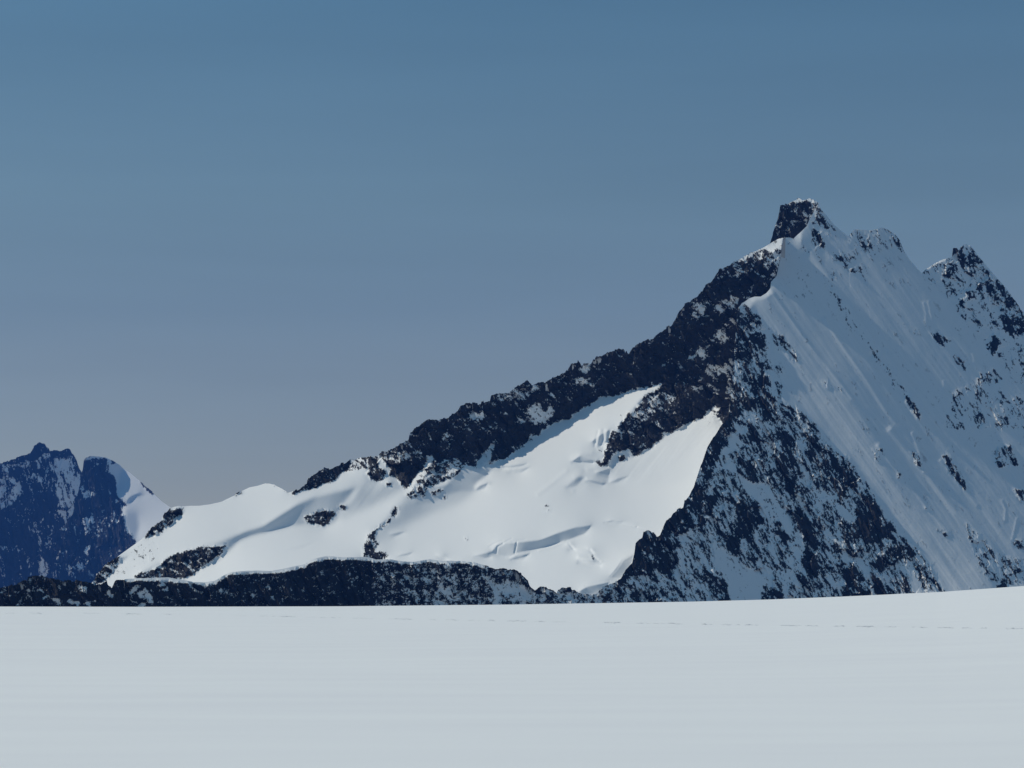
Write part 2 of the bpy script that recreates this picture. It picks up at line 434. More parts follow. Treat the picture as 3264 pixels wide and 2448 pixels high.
# ------------------------------------------------------------------ near ridge, pyramid and north face
N = Layer(-420, 3720, 600, 2010, 0.35, 0.38, 0.97)
near_top = (P('A', "-1300 1500, -700 1430, -170 1460, 0 1455, 60 1440, 120 1420, 180 1400, 240 1380, 250 1350, 300 1345, 420 1350, 430 1365, 500 1370, 560 1385, 620 1380, 700 1390, 800 1400, 850 1430, 900 1410, 940 1390, 950 1430, 985 1450, 1010 1390, 1030 1380, 1095 1378, 1100 1370, 1200 1365, 1350 1360, 1480 1355, 1560 1370, 1700 1395, 1800 1400, 1900 1385")
  + P('B', "15 1350, 80 1315, 200 1300, 330 1295, 450 1300, 560 1280, 650 1260, 750 1240, 800 1210, 860 1185, 930 1170, 1000 1170, 1080 1180, 1180 1178, 1280 1175, 1340 1185, 1380 1200, 1500 1195, 1620 1215, 1720 1220, 1750 1212, 1850 1195, 1930 1208")
  + P('C', "0 1210, 100 1210, 200 1212, 300 1220, 400 1250, 500 1280, 560 1280, 640 1290, 690 1295, 740 1340, 780 1380, 800 1440, 840 1470, 880 1440, 940 1445, 1000 1475, 1035 1490, 1050 1455, 1100 1448, 1160 1450, 1200 1475, 1250 1500, 1340 1510, 1400 1490")
  + P('I', "60 1440, 170 1400, 218 1370, 258 1300, 318 1230, 338 1140, 348 1060, 408 1010, 418 960, 458 940, 508 965, 538 1000, 563 990, 598 900, 618 860, 658 830, 678 790, 728 755, 768 740, 778 680, 828 620, 860 560, 900 440, 920 380, 950 290, 985 205, 1030 130, 1070 70, 1100 20, 1130 -16")
  + P('E', "1165 1075, 1180 900, 1210 600, 1230 300, 1250 90, 1285 45")
  + P('F', "480 1055, 520 1025, 570 1010, 620 1010, 670 980, 705 940, 712 880, 760 830, 790 700, 815 560, 830 490, 880 490, 910 500, 940 470, 975 440, 1030 385, 1045 345, 1080 280, 1110 220, 1130 188, 1142 230, 1190 280, 1240 340, 1260 370, 1330 430, 1390 480, 1420 450, 1450 415, 1500 420, 1560 425, 1640 420, 1680 400, 1740 420, 1800 460, 1840 500, 1860 550, 1880 600, 1930 680, 1990 750, 2040 805")
  + P('H', "1420 430, 1560 600, 1700 770, 1800 900, 1900 1020, 2000 1150, 2212 1400, 2440 1680, 2900 2240, 3500 2900"))
# the whole right face, steep snow facing right
face_left = P('E', "1250 90, 1350 120, 1460 220, 1500 420, 1530 620, 1540 850, 1700 980, 1880 1090, 1990 1230, 2060 1340") + P('G', "640 310, 770 490, 860 600, 1000 850, 1150 1030, 1240 1100, 1380 1270, 1480 1450, 1600 1700")
face = face_left + [(3760, 2010), (3760, 500), (2300, 500), (2330, 960)]
N.slope(1.12, 1.5, face, 22)
N.dens(0.009, face, 5); N.dens(0.035, P('F', '1000 420, 1880 430, 1700 700, 1400 900, 1250 800'), 30)
# pyramid front
pyr = P('I', "-100 1500, 240 1320, 460 940, 620 860, 860 560, 1000 200, 1165 -30") + P('E', "1165 1075, 1210 600, 1250 90") + face_left + P('I', "-400 1800, -500 1500")
sl, m = N.mask(pyr, 20); mm = m
N.p[sl] += (0.85 - N.p[sl]) * m; N.q[sl] += (0.95 - N.q[sl]) * m
N.dens(0.47, P('I', "-100 1500, 240 1320, 460 940, 620 860, 860 560, 1000 200, 1165 -30") + P('E', "1165 1075, 1210 600, 1250 90") + face_left + P('I', "-400 1800, -500 1500"), 4)
# face reapply at the pyramid's shoulder
N.slope(1.08, 1.62, face, 14); N.slope(1.3, 1.74, [(2760, 700), (3760, 500), (3760, 1500), (3100, 1250)], 60)
def many(L, c, txt, blur=2.5):
    for part in txt.strip().split('\n'):
        v, pts = part.split(':'); L.dens(float(v), P(c, pts), blur)
many(N, 'A', """.05: 230 1460, 270 1455, 275 1475, 250 1485
.05: 320 1465, 370 1465, 400 1500, 370 1500
.05: 440 1535, 500 1530, 550 1590, 520 1610
.05: 580 1560, 620 1550, 710 1580, 680 1610, 610 1590
.05: 820 1560, 860 1545, 840 1585
.1: 910 1510, 960 1470, 1000 1520, 960 1540
.15: 1130 1480, 1200 1410, 1240 1440, 1180 1500, 1140 1510
.15: 1210 1500, 1280 1450, 1330 1520, 1355 1590, 1250 1540
.15: 1210 1630, 1260 1560, 1300 1600, 1280 1640
.2: 1380 1420, 1440 1380, 1460 1420
.15: 1400 1480, 1470 1430, 1480 1470
.1: 1670 1555, 1720 1550, 1725 1560
.2: 500 1420, 540 1430, 530 1460
.45: 680 1440, 770 1440, 770 1490, 690 1480
.3: 740 1590, 800 1570, 800 1610""", 1.6)
many(N, 'B', """.1: 400 1408, 440 1415, 430 1424
.1: 80 1520, 150 1510, 150 1522, 100 1532
.2: 240 1470, 300 1520, 280 1530
.1: 622 1482, 650 1485, 640 1500
.1: 580 1515, 605 1520, 590 1530
.82: 1350 1240, 2212 1210, 2212 1700, 1350 1700
.6: 1620 1280, 1900 1250, 1950 1400, 1800 1440, 1700 1420
.25: 1690 1470, 1750 1480, 1760 1560, 1720 1570
.45: 1900 1500, 2000 1420, 2100 1400, 2212 1450, 2212 1640, 1850 1640
.2: 1440 1580, 1500 1570, 1510 1600""", 3)
many(N, 'C', """.62: 0 1280, 300 1300, 600 1380, 760 1440, 860 1500, 860 1700, 0 1700
.35: 0 1420, 130 1440, 130 1560, 0 1560
.08: 430 1390, 540 1400, 620 1385, 740 1430, 850 1490, 860 1560, 830 1640, 490 1640, 470 1500
.4: 520 1520, 720 1500, 830 1560, 830 1620, 530 1620
.82: 0 1215, 300 1225, 690 1300, 790 1440, 740 1410, 600 1350, 400 1330, 0 1300
.5: 850 1450, 1250 1490, 1520 1420, 1500 1640, 850 1640
.15: 1040 1510, 1130 1480, 1190 1510, 1130 1560, 1050 1550
.8: 1050 1450, 1180 1450, 1210 1490, 1100 1480""", 3)
many(N, 'I', """.91: 60 1440, 240 1300, 340 1140, 340 1040, 460 930, 540 990, 600 850, 770 730, 860 550, 1000 190, 1120 -30, 1200 -30, 1220 50, 1130 180, 1080 340, 1020 440, 990 560, 950 650, 940 780, 960 870, 880 880, 800 950, 740 1000, 640 1000, 740 1080, 720 1250, 650 1320, 520 1340, 350 1340, 240 1380
.62: 250 1370, 700 1320, 520 1560, 50 1580
.97: 960 640, 1070 620, 1060 700, 1000 830, 960 800
.05: 1200 110, 1275 150, 1280 250, 1190 250, 1130 300, 1110 360, 1190 350, 1290 430, 1330 500, 1400 520, 1490 510, 1560 640, 1660 750, 1760 880, 1820 1010, 1830 1200, 1760 1180, 1700 1000, 1620 850, 1490 830, 1420 680, 1330 640, 1300 560, 1240 450, 1140 400, 1040 440, 1090 260, 1180 130
.03: 970 950, 1010 1050, 1150 1120, 1240 1180, 1320 1260, 1450 1320, 1560 1370, 1480 1440, 1470 1600, 1185 1600, 1140 1420, 1060 1280, 1030 1130
.07: 740 980, 800 950, 890 950, 880 1040, 760 1060
.28: 740 1080, 850 1050, 960 1080, 1030 1280, 960 1340, 740 1300
.33: 560 1380, 980 1360, 1080 1580, 520 1600
.97: 1230 730, 1290 600, 1330 700, 1360 780, 1420 690, 1460 850, 1390 1000, 1290 1020, 1280 1120, 1230 1190, 1180 1140, 1130 1060, 1230 1000
.98: 1340 30, 1440 20, 1430 140, 1350 170, 1310 100
.95: 1240 300, 1320 330, 1400 380, 1400 510, 1310 490, 1250 410
.85: 1590 -20, 1690 100, 1760 190, 1750 350, 1700 420, 1630 330
.85: 1690 430, 1780 520, 1820 600, 1710 600
.85: 1500 480, 1640 470, 1650 560, 1640 640, 1560 600
.97: 1690 750, 1800 750, 1880 850, 1930 950, 1935 1100, 1950 1350, 1880 1380, 1830 1200, 1840 1000, 1780 900
.8: 1850 -20, 1920 20, 2010 200, 2100 260, 2212 320, 2212 430, 2080 480, 2000 600, 1920 500, 1900 300
.9: 1590 960, 1660 930, 1700 1000, 1650 1100, 1600 1060
.9: 1000 1330, 1060 1300, 1150 1450, 1180 1570, 1100 1570
.3: 1480 1150, 1800 1180, 1830 1560, 1500 1560
.6: 1500 1480, 1660 1480, 1640 1580, 1500 1580""", 2.5)
many(N, 'G', """.9: 460 400, 600 330, 640 400, 720 450, 750 550, 640 600, 600 690, 520 550
.93: 700 640, 880 640, 960 800, 1080 940, 1000 1000, 900 1060, 800 1080, 740 900
.95: 0 300, 130 380, 240 560, 230 620, 150 600, 70 500
.8: 580 870, 650 850, 760 950, 800 1200, 700 1180, 600 1050
.85: 880 1200, 950 1150, 1080 1080, 1240 1120, 1260 1200, 1150 1200, 950 1260
.97: 580 1290, 700 1280, 710 1350, 640 1400
.92: 590 1420, 750 1400, 860 1500, 850 1560, 620 1560
.9: 850 1370, 940 1370, 1010 1480, 1010 1530, 920 1530
.75: 1040 1290, 1220 1450, 1150 1490, 1050 1420
.95: 1140 1370, 1210 1380, 1210 1490, 1170 1500
.62: 1260 1270, 1370 1300, 1470 1430, 1380 1480
.1: 500 560, 590 690, 680 640, 750 860, 650 860, 560 780
.06: 930 1060, 1060 1200, 1230 1260, 1340 1500, 1240 1500, 1110 1260
.04: 720 1180, 860 1200, 870 1340, 740 1290
.15: 240 620, 440 560, 560 780, 540 860, 400 760""", 2.5)
many(N, 'E', """.8: 1150 1075, 1210 600, 1250 60, 1350 100, 1380 170, 1460 200, 1440 300, 1510 310, 1480 400, 1500 500, 1430 560, 1500 620, 1530 600, 1530 700, 1510 830, 1560 990, 1500 1100, 1350 1100
.5: 1200 560, 1450 500, 1430 700, 1300 860, 1250 900, 1150 920
.9: 1270 960, 1450 850, 1560 880, 1560 1000, 1500 1100, 1420 1080
.25: 1290 1000, 1400 980, 1460 1060, 1350 1120, 1240 1070
.55: 1560 990, 1640 950, 1730 950, 1880 1090, 1990 1230, 1800 1200, 1650 1100
.3: 1530 230, 1600 320, 1700 400, 1790 540, 1740 550, 1640 460, 1560 440
.4: 1550 560, 1640 640, 1620 660
.55: 1580 740, 1640 780, 1620 930, 1590 900
.45: 1400 500, 1540 550, 1500 680, 1440 640""", 2.5)
many(N, 'F', """.7: 1110 170, 1240 340, 1270 380, 1180 350, 1120 300, 1110 240
.35: 1150 240, 1270 380, 1200 420, 1060 400
.75: 1050 400, 1140 440, 1190 520, 1150 600, 1070 500
.2: 1380 410, 1890 420, 1880 620, 1400 560
.6: 1760 450, 1810 460, 1850 560, 1890 620, 1830 590, 1750 560
.55: 1660 470, 1700 480, 1690 510
.5: 1250 620, 1350 680, 1300 700
.5: 1200 460, 1240 470, 1220 510
.5: 1400 770, 1510 740, 1520 790, 1440 810
.5: 1240 820, 1290 780, 1250 870
.35: 990 590, 1060 600, 1050 640
.9: 855 530, 880 540, 868 552""", 1.6)
many(N, 'H', """.85: 1160 1405, 1200 1440, 1290 1550, 1285 1620, 1215 1520, 1180 1470
.5: 870 1020, 930 1020, 910 1080
.55: 1360 850, 1480 890, 1570 940, 1500 980, 1420 910
.4: 1590 1050, 1680 1100, 1700 1200, 1620 1120
.5: 1780 1390, 1820 1230, 1960 1180, 2010 1260, 1840 1380
.2: 1600 1400, 1750 1300, 2212 1450, 2212 1700, 1500 1700
.2: 420 1290, 500 1290, 620 1370, 600 1400, 450 1340
.5: 90 970, 190 1080, 180 1100, 110 1020""", 2)
many(N, 'G', """.3: 1700 870, 1950 1100, 2010 1400, 1900 1380, 1750 1100
.4: 2080 1040, 2212 1020, 2212 1120
.6: 1500 280, 1560 290, 1700 500, 1690 580, 1560 440
.5: 2120 580, 2212 580, 2212 700
.5: 1920 250, 2080 190, 2170 360, 1990 380
.9: 2075 200, 2110 210, 2100 290, 2080 290
.9: 1970 1425, 2050 1405, 2070 1500, 1970 1500
.6: 1200 230, 1290 290, 1310 370, 1270 350
.6: 1090 420, 1130 450, 1110 490
.8: 1330 730, 1360 740, 1345 755
.8: 1505 970, 1525 975, 1515 1000
.25: 2000 1150, 2212 1200, 2212 1420, 2020 1400
.15: 850 200, 960 220, 950 350, 900 320
.4: 1370 420, 1430 500, 1400 500""", 2)
for c, v, pts, wd in (('H', .14, "440 380, 560 560, 700 780, 860 980", 14), ('H', .18, "920 1080, 1060 1280, 1150 1380", 16),
                      ('A', .0, "0 0, 1 1", 2)):
    N.stroke('d', v, P(c, pts), wd)
# near ridge: bright snow lip along the crest
lip = np.array(near_top); lip = lip[(lip[:, 0] > 395) & (lip[:, 0] < 1560)]
sel = [(x, y) for x, y in lip]
up = [(x, y - 14) for x, y in sel]; dn = [(x, y + 8.5 + 2.5 * math.sin(x * .05) + 2 * math.sin(x * .17)) for x, y in sel][::-1]
sl, m = N.mask(up + dn, 1.6); N.late = np.zeros_like(N.X); N.late[sl] = m; N.dens(0.02, up + dn, 1); N.slope(0.55, 1.15, up + dn, 2)
dn = [(x, y + 3.0) for x, y in near_top if x < 330]; 
# lit streaks and spines of the right face
band = P('F', "480 1050, 570 1010, 640 1030, 720 1130, 830 1290, 960 1450, 1100 1600, 1180 1659") + P('H', "480 650, 640 900")[:0] + P('G', "620 -230, 780 -40, 870 170, 1010 430, 1180 640, 1360 850, 1550 1030, 1810 1250, 1960 1460, 1570 1500, 1380 1260, 1200 1060, 1000 770, 850 540, 600 260, 400 0, 250 -200") + P('E', "1560 660, 1500 330, 1420 120")
N.slope(0.42, 1.46, band, 9)
band2 = P('G', "480 -520, 620 -330, 800 -40, 900 130, 1060 380, 950 330, 780 60, 560 -240, 420 -480")
N.slope(0.66, 1.45, band2, 7)
for c, dq, wd, pts in (('G', .38, 16, "1040 60, 1180 230, 1330 420, 1480 600, 1620 780, 1850 1000, 2050 1230, 2250 1460"),
                       ('G', .3, 9, "1230 90, 1290 240, 1340 420"), ('G', .3, 9, "1480 330, 1640 520, 1800 720"),
                       ('G', .32, 12, "930 200, 1080 400, 1250 600, 1400 790, 1540 960"),
                       ('H', .32, 12, "460 740, 580 930, 700 1100, 850 1320, 1000 1560, 1080 1659"),
                       ('H', .3, 12, "1000 1040, 1120 1200, 1300 1400, 1500 1659"),
                       ('H', .35, 10, "0 520, 100 660, 250 870, 400 1060, 560 1260, 700 1440"),
                       ('H', .25, 7, "1110 980, 1180 1100, 1300 1260"),
                       ('H', .22, 7, "1330 600, 1350 690, 1350 770"), ('H', .22, 7, "1370 590, 1400 740"),
                       ('G', .22, 7, "2020 680, 2050 760, 2045 850"), ('G', .22, 7, "2150 840, 2110 1020"),
                       ('H', .2, 7, "1505 1290, 1515 1390"), ('H', .2, 7, "1765 1050, 1780 1110")):
    N.stroke('b', dq * wd * 0.75, P(c, pts), wd)
# groove down the middle of the face
N.stroke('b', -4, P('F', "1010 620, 1150 820, 1300 1060, 1450 1290, 1600 1520"), 16)
N.stroke('b', -5, P('H', "880 1060, 1000 1230, 1160 1410"), 18)
N.stroke('p', .5, P('H', "880 1060, 940 1130, 1000 1230"), 14)
# bright crests at the shoulder
N.slope(0.1, 2.4, P('F', "470 1060, 560 1000, 640 1000, 705 930, 720 960, 690 1010, 640 1030, 560 1040, 540 1110, 500 1100"), 4)
N.dens(0.0, P('F', "470 1050, 560 990, 640 990, 700 910, 740 960, 690 1040, 640 1120, 560 1110, 530 1080"), 2)
N.slope(-0.2, 2.2, P('F', "905 500, 1035 375, 975 450, 985 545"), 3)
flute = np.zeros_like(N.X)
fsl, fm = N.mask(face, 30); flute[fsl] = fm
finish(N, 5000, near_top, ang=64, aniso=2.8, seed=1, flute=flute * 1.35, fl_ang=54, warp=4, grain=0.75, craggy=0.75, iso_x=1950)

# ------------------------------------------------------------------ main ridge and glacier behind
G = Layer(240, 2503, 700, 2010, -0.35, 2.7, 0.0)
ridge_top = (P('A', "700 1480, 820 1400, 870 1300, 930 1240, 1040 1170, 1150 1090, 1250 1020, 1300 960, 1320 930, 1360 900, 1420 850, 1450 800, 1500 745, 1560 730, 1610 730, 1680 725, 1750 725, 1850 712, 1950 690, 2000 665, 2070 632, 2085 615, 2110 595, 2125 598, 2135 592, 2200 562")
  + P('B', "330 550, 400 528, 440 530, 480 540, 510 555, 560 580, 600 605, 650 600, 700 575, 730 550, 770 540, 776 480, 820 460, 870 415, 920 400, 1000 405, 1030 375, 1090 350, 1130 335, 1180 325, 1250 300, 1330 295")
  + P('D', "10 1400, 30 1360, 100 1350, 190 1300, 280 1250, 300 1190, 360 1140, 420 1090, 450 1070, 520 1075, 630 1070, 650 1040, 720 990, 740 950, 800 920, 850 925, 930 930, 1000 905, 1010 860, 1050 840, 1110 845, 1180 830, 1220 790, 1270 760, 1330 730, 1370 770, 1420 740, 1480 745, 1550 715, 1580 690, 1650 675, 1690 620, 1720 575, 1780 560, 1800 590, 1890 580, 1910 540")
  + P('E', "60 510, 120 470, 200 450, 240 460, 290 495, 330 430, 400 400, 440 375, 510 355, 540 320, 600 280, 660 250, 700 190, 740 110, 780 50, 800 38")
  + P('F', "0 1060, 40 1030, 90 985, 120 930, 190 880, 230 810, 260 770, 310 760, 400 700, 480 655, 550 620, 640 580, 700 545, 760 510, 830 485, 900 500, 1000 700, 1100 900"))
# snow hill at the left
G.slope(-0.7, 1.9, P('A', "600 1500, 820 1390, 1250 1000, 1500 700, 2000 600, 2212 540") + P('B', "480 500, 700 560, 1180 560, 1000 600, 850 640, 700 700, 550 800, 400 900, 200 960, 0 1040") + P('A', "1700 1110, 1300 1270, 1000 1450"), 14)
# its shaded hollow
G.slope(0.75, 1.0, P('B', "1200 560, 1000 600, 850 640, 700 700, 550 800, 400 900, 200 960, 0 1035") + P('A', "1700 1105, 1500 1180, 1300 1270, 1180 1370, 1640 1380, 1750 1280, 1900 1230, 2050 1100, 2110 1030") + P('B', "300 985, 550 930, 640 905, 760 900, 920 930, 1040 860, 1060 760, 1160 640"), 7)
G.slope(0.95, .8, P('B', "860 640, 720 700, 560 800, 400 905, 200 965, 200 1000, 420 950, 600 860, 740 760, 860 680"), 6)
# fluted bowl under the crags
G.slope(0.25, 1.35, P('B', "1180 380, 1260 560, 1100 700, 1060 860, 1250 780, 1450 690, 1600 600, 1560 540, 1400 540, 1300 480"), 12)
G.slope(0.3, 1.3, P('B', "1660 650, 1560 740, 1400 930, 1460 990, 1700 870, 1900 790, 2212 680, 2212 560, 2000 580"), 14)
G.slope(0.7, 0.8, P('C', "-230 640, -100 560, 60 540, 200 370, 460 400, 410 470, 320 530, 330 600, 180 605, 60 640, -60 700, -200 720"), 5)
# right lobe
G.slope(-0.75, 1.8, P('E', "130 1500, 480 1340, 760 1140, 960 1060, 1110 1100, 1000 1300, 900 1560, 700 1659, 300 1659, 90 1600"), 12)
# rocks
wall = (P('B', "1400 270, 1480 350, 1520 420, 1500 450, 1560 475, 1590 510, 1600 545, 1650 560, 1690 520, 1750 440, 1850 310")
        + P('D', "490 1400, 440 1520, 520 1480, 620 1420, 700 1415, 770 1470, 880 1480, 905 1430, 930 1390, 1045 1250, 1050 1270, 1010 1400, 985 1470, 1040 1440, 1150 1400, 1250 1340, 1340 1250, 1355 1200, 1400 1215, 1430 1220, 1470 1160, 1520 1130, 1600 1100, 1700 1060, 1780 1000, 1850 950, 1930 910, 1945 870, 2060 870")
        + P('E', "110 870, 200 850, 330 800, 590 760, 560 790, 420 870, 380 930, 290 1030, 190 1130, 230 1190, 150 1180, 100 1290, 70 1400, 50 1480, 110 1480, 130 1390, 200 1360, 280 1330, 330 1400, 420 1340, 480 1330, 540 1270, 600 1210, 610 1170, 660 1190, 760 1130, 800 1100, 900 1060, 950 1040, 1000 990, 1060 940, 1060 1020, 1050 1060, 1110 1090, 1180 1200, 1400 1200, 1800 600, 1800 -400")
        + [(2560, 720), (2450, 700), (2200, 800), (1700, 1000), (1400, 1200), (1206, 1400)])
G.slope(0.42, 0.38, wall, 4); G.dens(0.97, wall, 1.2)
for t_ in ("E|300 470, 600 320, 760 190, 900 250, 1100 170, 1190 150, 1150 270, 1000 390, 850 480, 740 560, 620 700, 420 770, 200 815, 20 850, 0 640, 180 560",
           "E|790 840, 960 800, 1090 740, 1130 800, 1040 930, 940 1030, 800 1060, 740 960", "E|1000 470, 1120 440, 1250 380, 1200 540, 1080 580, 1000 540",
           "E|560 640, 700 590, 900 610, 930 680, 820 760, 640 730", "E|560 1000, 760 980, 760 1100, 660 1180, 600 1140", "E|320 1080, 560 1120, 600 1200, 400 1320, 220 1290",
           "D|650 1250, 1000 1180, 1300 1120, 1340 1230, 1080 1350, 1000 1420, 1050 1240, 900 1340, 800 1450, 700 1400", "D|950 1000, 1280 960, 1300 1060, 1050 1150, 940 1120",
           "D|1450 860, 1700 780, 1930 800, 1930 880, 1700 1030, 1600 1060, 1600 900", "D|450 1090, 620 1090, 600 1180, 480 1300, 430 1200", "B|1560 480, 1640 560, 1760 400, 1800 250, 1600 300",
           "F|240 850, 420 860, 640 820, 640 920, 500 900, 300 990, 120 960"):
    G.dens(1.0, P(t_[0], t_[2:]), 5)
G.slope(0.3, 0.9, P('E', "420 870, 590 760, 760 780, 820 800, 800 1100, 600 1210, 330 1400, 70 1480, 100 1290"), 8)
for v, c, pts in ((.93, 'B', "640 612, 700 600, 780 580, 900 540, 980 510, 1040 480, 1060 440, 1130 400, 1180 320, 1100 280, 850 330, 700 500"),
                  (.45, 'B', "1130 400, 1180 290, 1300 270, 1290 400, 1210 420"),
                  (.88, 'B', "1290 280, 1390 270, 1400 400, 1470 430, 1440 480, 1390 510, 1340 480, 1300 440, 1310 370"),
                  (.7, 'B', "1480 520, 1520 520, 1500 560, 1470 550"),
                  (.62, 'B', "1640 640, 1700 560, 1760 500, 1850 410, 1990 330, 2090 310, 2150 380, 2080 460, 2000 500, 1900 540, 1830 560, 1800 640, 1690 660"),
                  (.9, 'B', "1860 620, 1950 580, 1960 600, 1880 640"),
                  (.1, 'B', "2000 400, 2090 340, 2120 380, 2060 430, 2020 430"),
                  (.93, 'B', "750 830, 880 775, 1000 765, 1030 800, 970 870, 910 905, 800 880"),
                  (.8, 'B', "1045 735, 1110 735, 1110 770, 1080 765"),
                  (.9, 'A', "1430 1220, 1500 1170, 1650 1120, 1800 1080, 2000 1072, 1960 1160, 1840 1220, 1740 1310, 1640 1370, 1400 1370"),
                  (.75, 'A', "1180 1360, 1240 1310, 1430 1270, 1450 1370, 1200 1380"),
                  (.75, 'A', "780 1440, 820 1380, 870 1280, 1000 1190, 1060 1180, 1130 1180, 1000 1290, 950 1350, 850 1430"),
                  (.9, 'A', "1250 1035, 1310 930, 1420 850, 1490 740, 1500 760, 1610 735, 1590 800, 1540 860, 1420 950, 1300 1000"),
                  (.85, 'A', "2060 650, 2085 600, 2125 585, 2128 610"),
                  (.07, 'A', "1050 1200, 1200 1080, 1330 1040, 1420 1090, 1330 1230, 1150 1310, 1000 1330"),
                  (.9, 'B', "1258 1190, 1280 1060, 1320 965, 1400 930, 1360 970, 1390 1060, 1370 1130, 1470 1150, 1465 1200, 1380 1215"),
                  (.85, 'B', "1500 825, 1545 735, 1575 740, 1565 795"),
                  (.7, 'B', "1380 945, 1440 880, 1500 825, 1500 850, 1430 920"),
                  (.9, 'B', "470 535, 500 545, 490 555"), (.8, 'B', "560 575, 610 600, 640 600, 600 615, 570 595"),
                  (.8, 'B', "1965 650, 1990 650, 1980 672"), (.8, 'C', "920 735, 965 735, 940 750"), (.7, 'C', "930 775, 1000 770, 950 785"),
                  (.9, 'C', "1340 1150, 1370 1150, 1385 1200, 1365 1195"), (.5, 'C', "218 1010, 260 1010, 255 1020, 220 1020"),
                  (.85, 'C', "1400 230, 1430 235, 1415 255"), (.8, 'C', "1380 320, 1430 350, 1430 375, 1400 360"),
                  (.9, 'E', "195 1410, 240 1390, 255 1420, 215 1440"), (.4, 'E', "200 1030, 220 1030, 225 1045")):
    G.dens(v, P(c, pts), 1.2)
    if v > .6: G.slope(0.35, 0.8, P(c, pts), 4)
many(G, 'D', """.08: 815 1020, 950 1010, 945 1065, 820 1075
.22: 1320 970, 1420 935, 1470 1000, 1550 955, 1570 990, 1510 1090, 1420 1110, 1340 1080
.12: 1680 735, 1820 700, 1930 745, 1800 750
.25: 1800 600, 1890 575, 1895 640, 1830 650
.04: 1050 1245, 1010 1330, 975 1480, 880 1490, 930 1400
.04: 465 1400, 400 1500, 310 1650, 350 1680, 430 1540, 500 1400
.7: 60 1350, 300 1330, 400 1380, 200 1440, 80 1420
.4: 600 1200, 640 1190, 620 1260, 580 1240
.3: 620 1290, 645 1280, 625 1335
.6: 1000 860, 1450 760, 1300 900, 1100 900
.25: 1350 800, 1420 760, 1430 790, 1330 850
.1: 1520 840, 1570 850, 1565 870
.2: 1360 1200, 1340 1260, 1400 1220""", 4.5)
many(G, 'E', """.42: 1050 60, 1130 20, 1270 0, 1230 60, 1150 100, 1060 130
.4: 1020 350, 1100 290, 1130 330, 1190 290, 1170 370, 1080 420, 1040 400
.42: 750 575, 850 505, 970 405, 1010 490, 970 540, 880 530, 800 560
.38: 950 600, 1100 590, 1180 610, 1130 670, 1030 720, 990 680
.45: 840 790, 900 760, 960 800, 1040 720, 1100 700, 960 810, 900 820
.45: 540 840, 700 850, 640 940, 480 960, 440 1100, 420 1050, 500 900
.08: 950 1040, 1060 945, 1065 1040, 1110 1095, 1000 1130
.55: 1150 560, 1250 520, 1250 900, 1150 900
.3: 1140 250, 1210 170, 1200 210, 1150 270
.6: 820 40, 1000 40, 950 160, 850 200
.2: 890 100, 960 60, 930 140
.1: 200 825, 225 825, 215 845
.1: 480 750, 510 745, 495 770
.35: 350 1300, 420 1280, 400 1310
.3: 480 1090, 560 1100, 540 1150
.6: 280 1050, 560 870, 620 940, 480 1060, 300 1200""", 4.5)
many(G, 'F', """.04: 360 715, 550 600, 700 530, 830 470, 850 560, 790 580, 720 620, 640 610, 560 635, 480 690, 420 720
.3: 640 780, 700 640, 840 570, 870 700, 800 720, 720 720
.12: 340 800, 450 790, 440 830, 370 840
.3: 220 1090, 300 1030, 450 1005, 380 1070, 250 1140
.4: 800 700, 860 690, 780 860, 700 840
.2: 500 940, 560 930, 540 970
.5: 560 640, 660 620, 620 700""", 4.5)
G.slope(-0.2, 1.8, P('F', "360 715, 550 600, 700 530, 830 470, 850 560, 790 600, 700 640, 640 780, 600 700, 480 690"), 4)
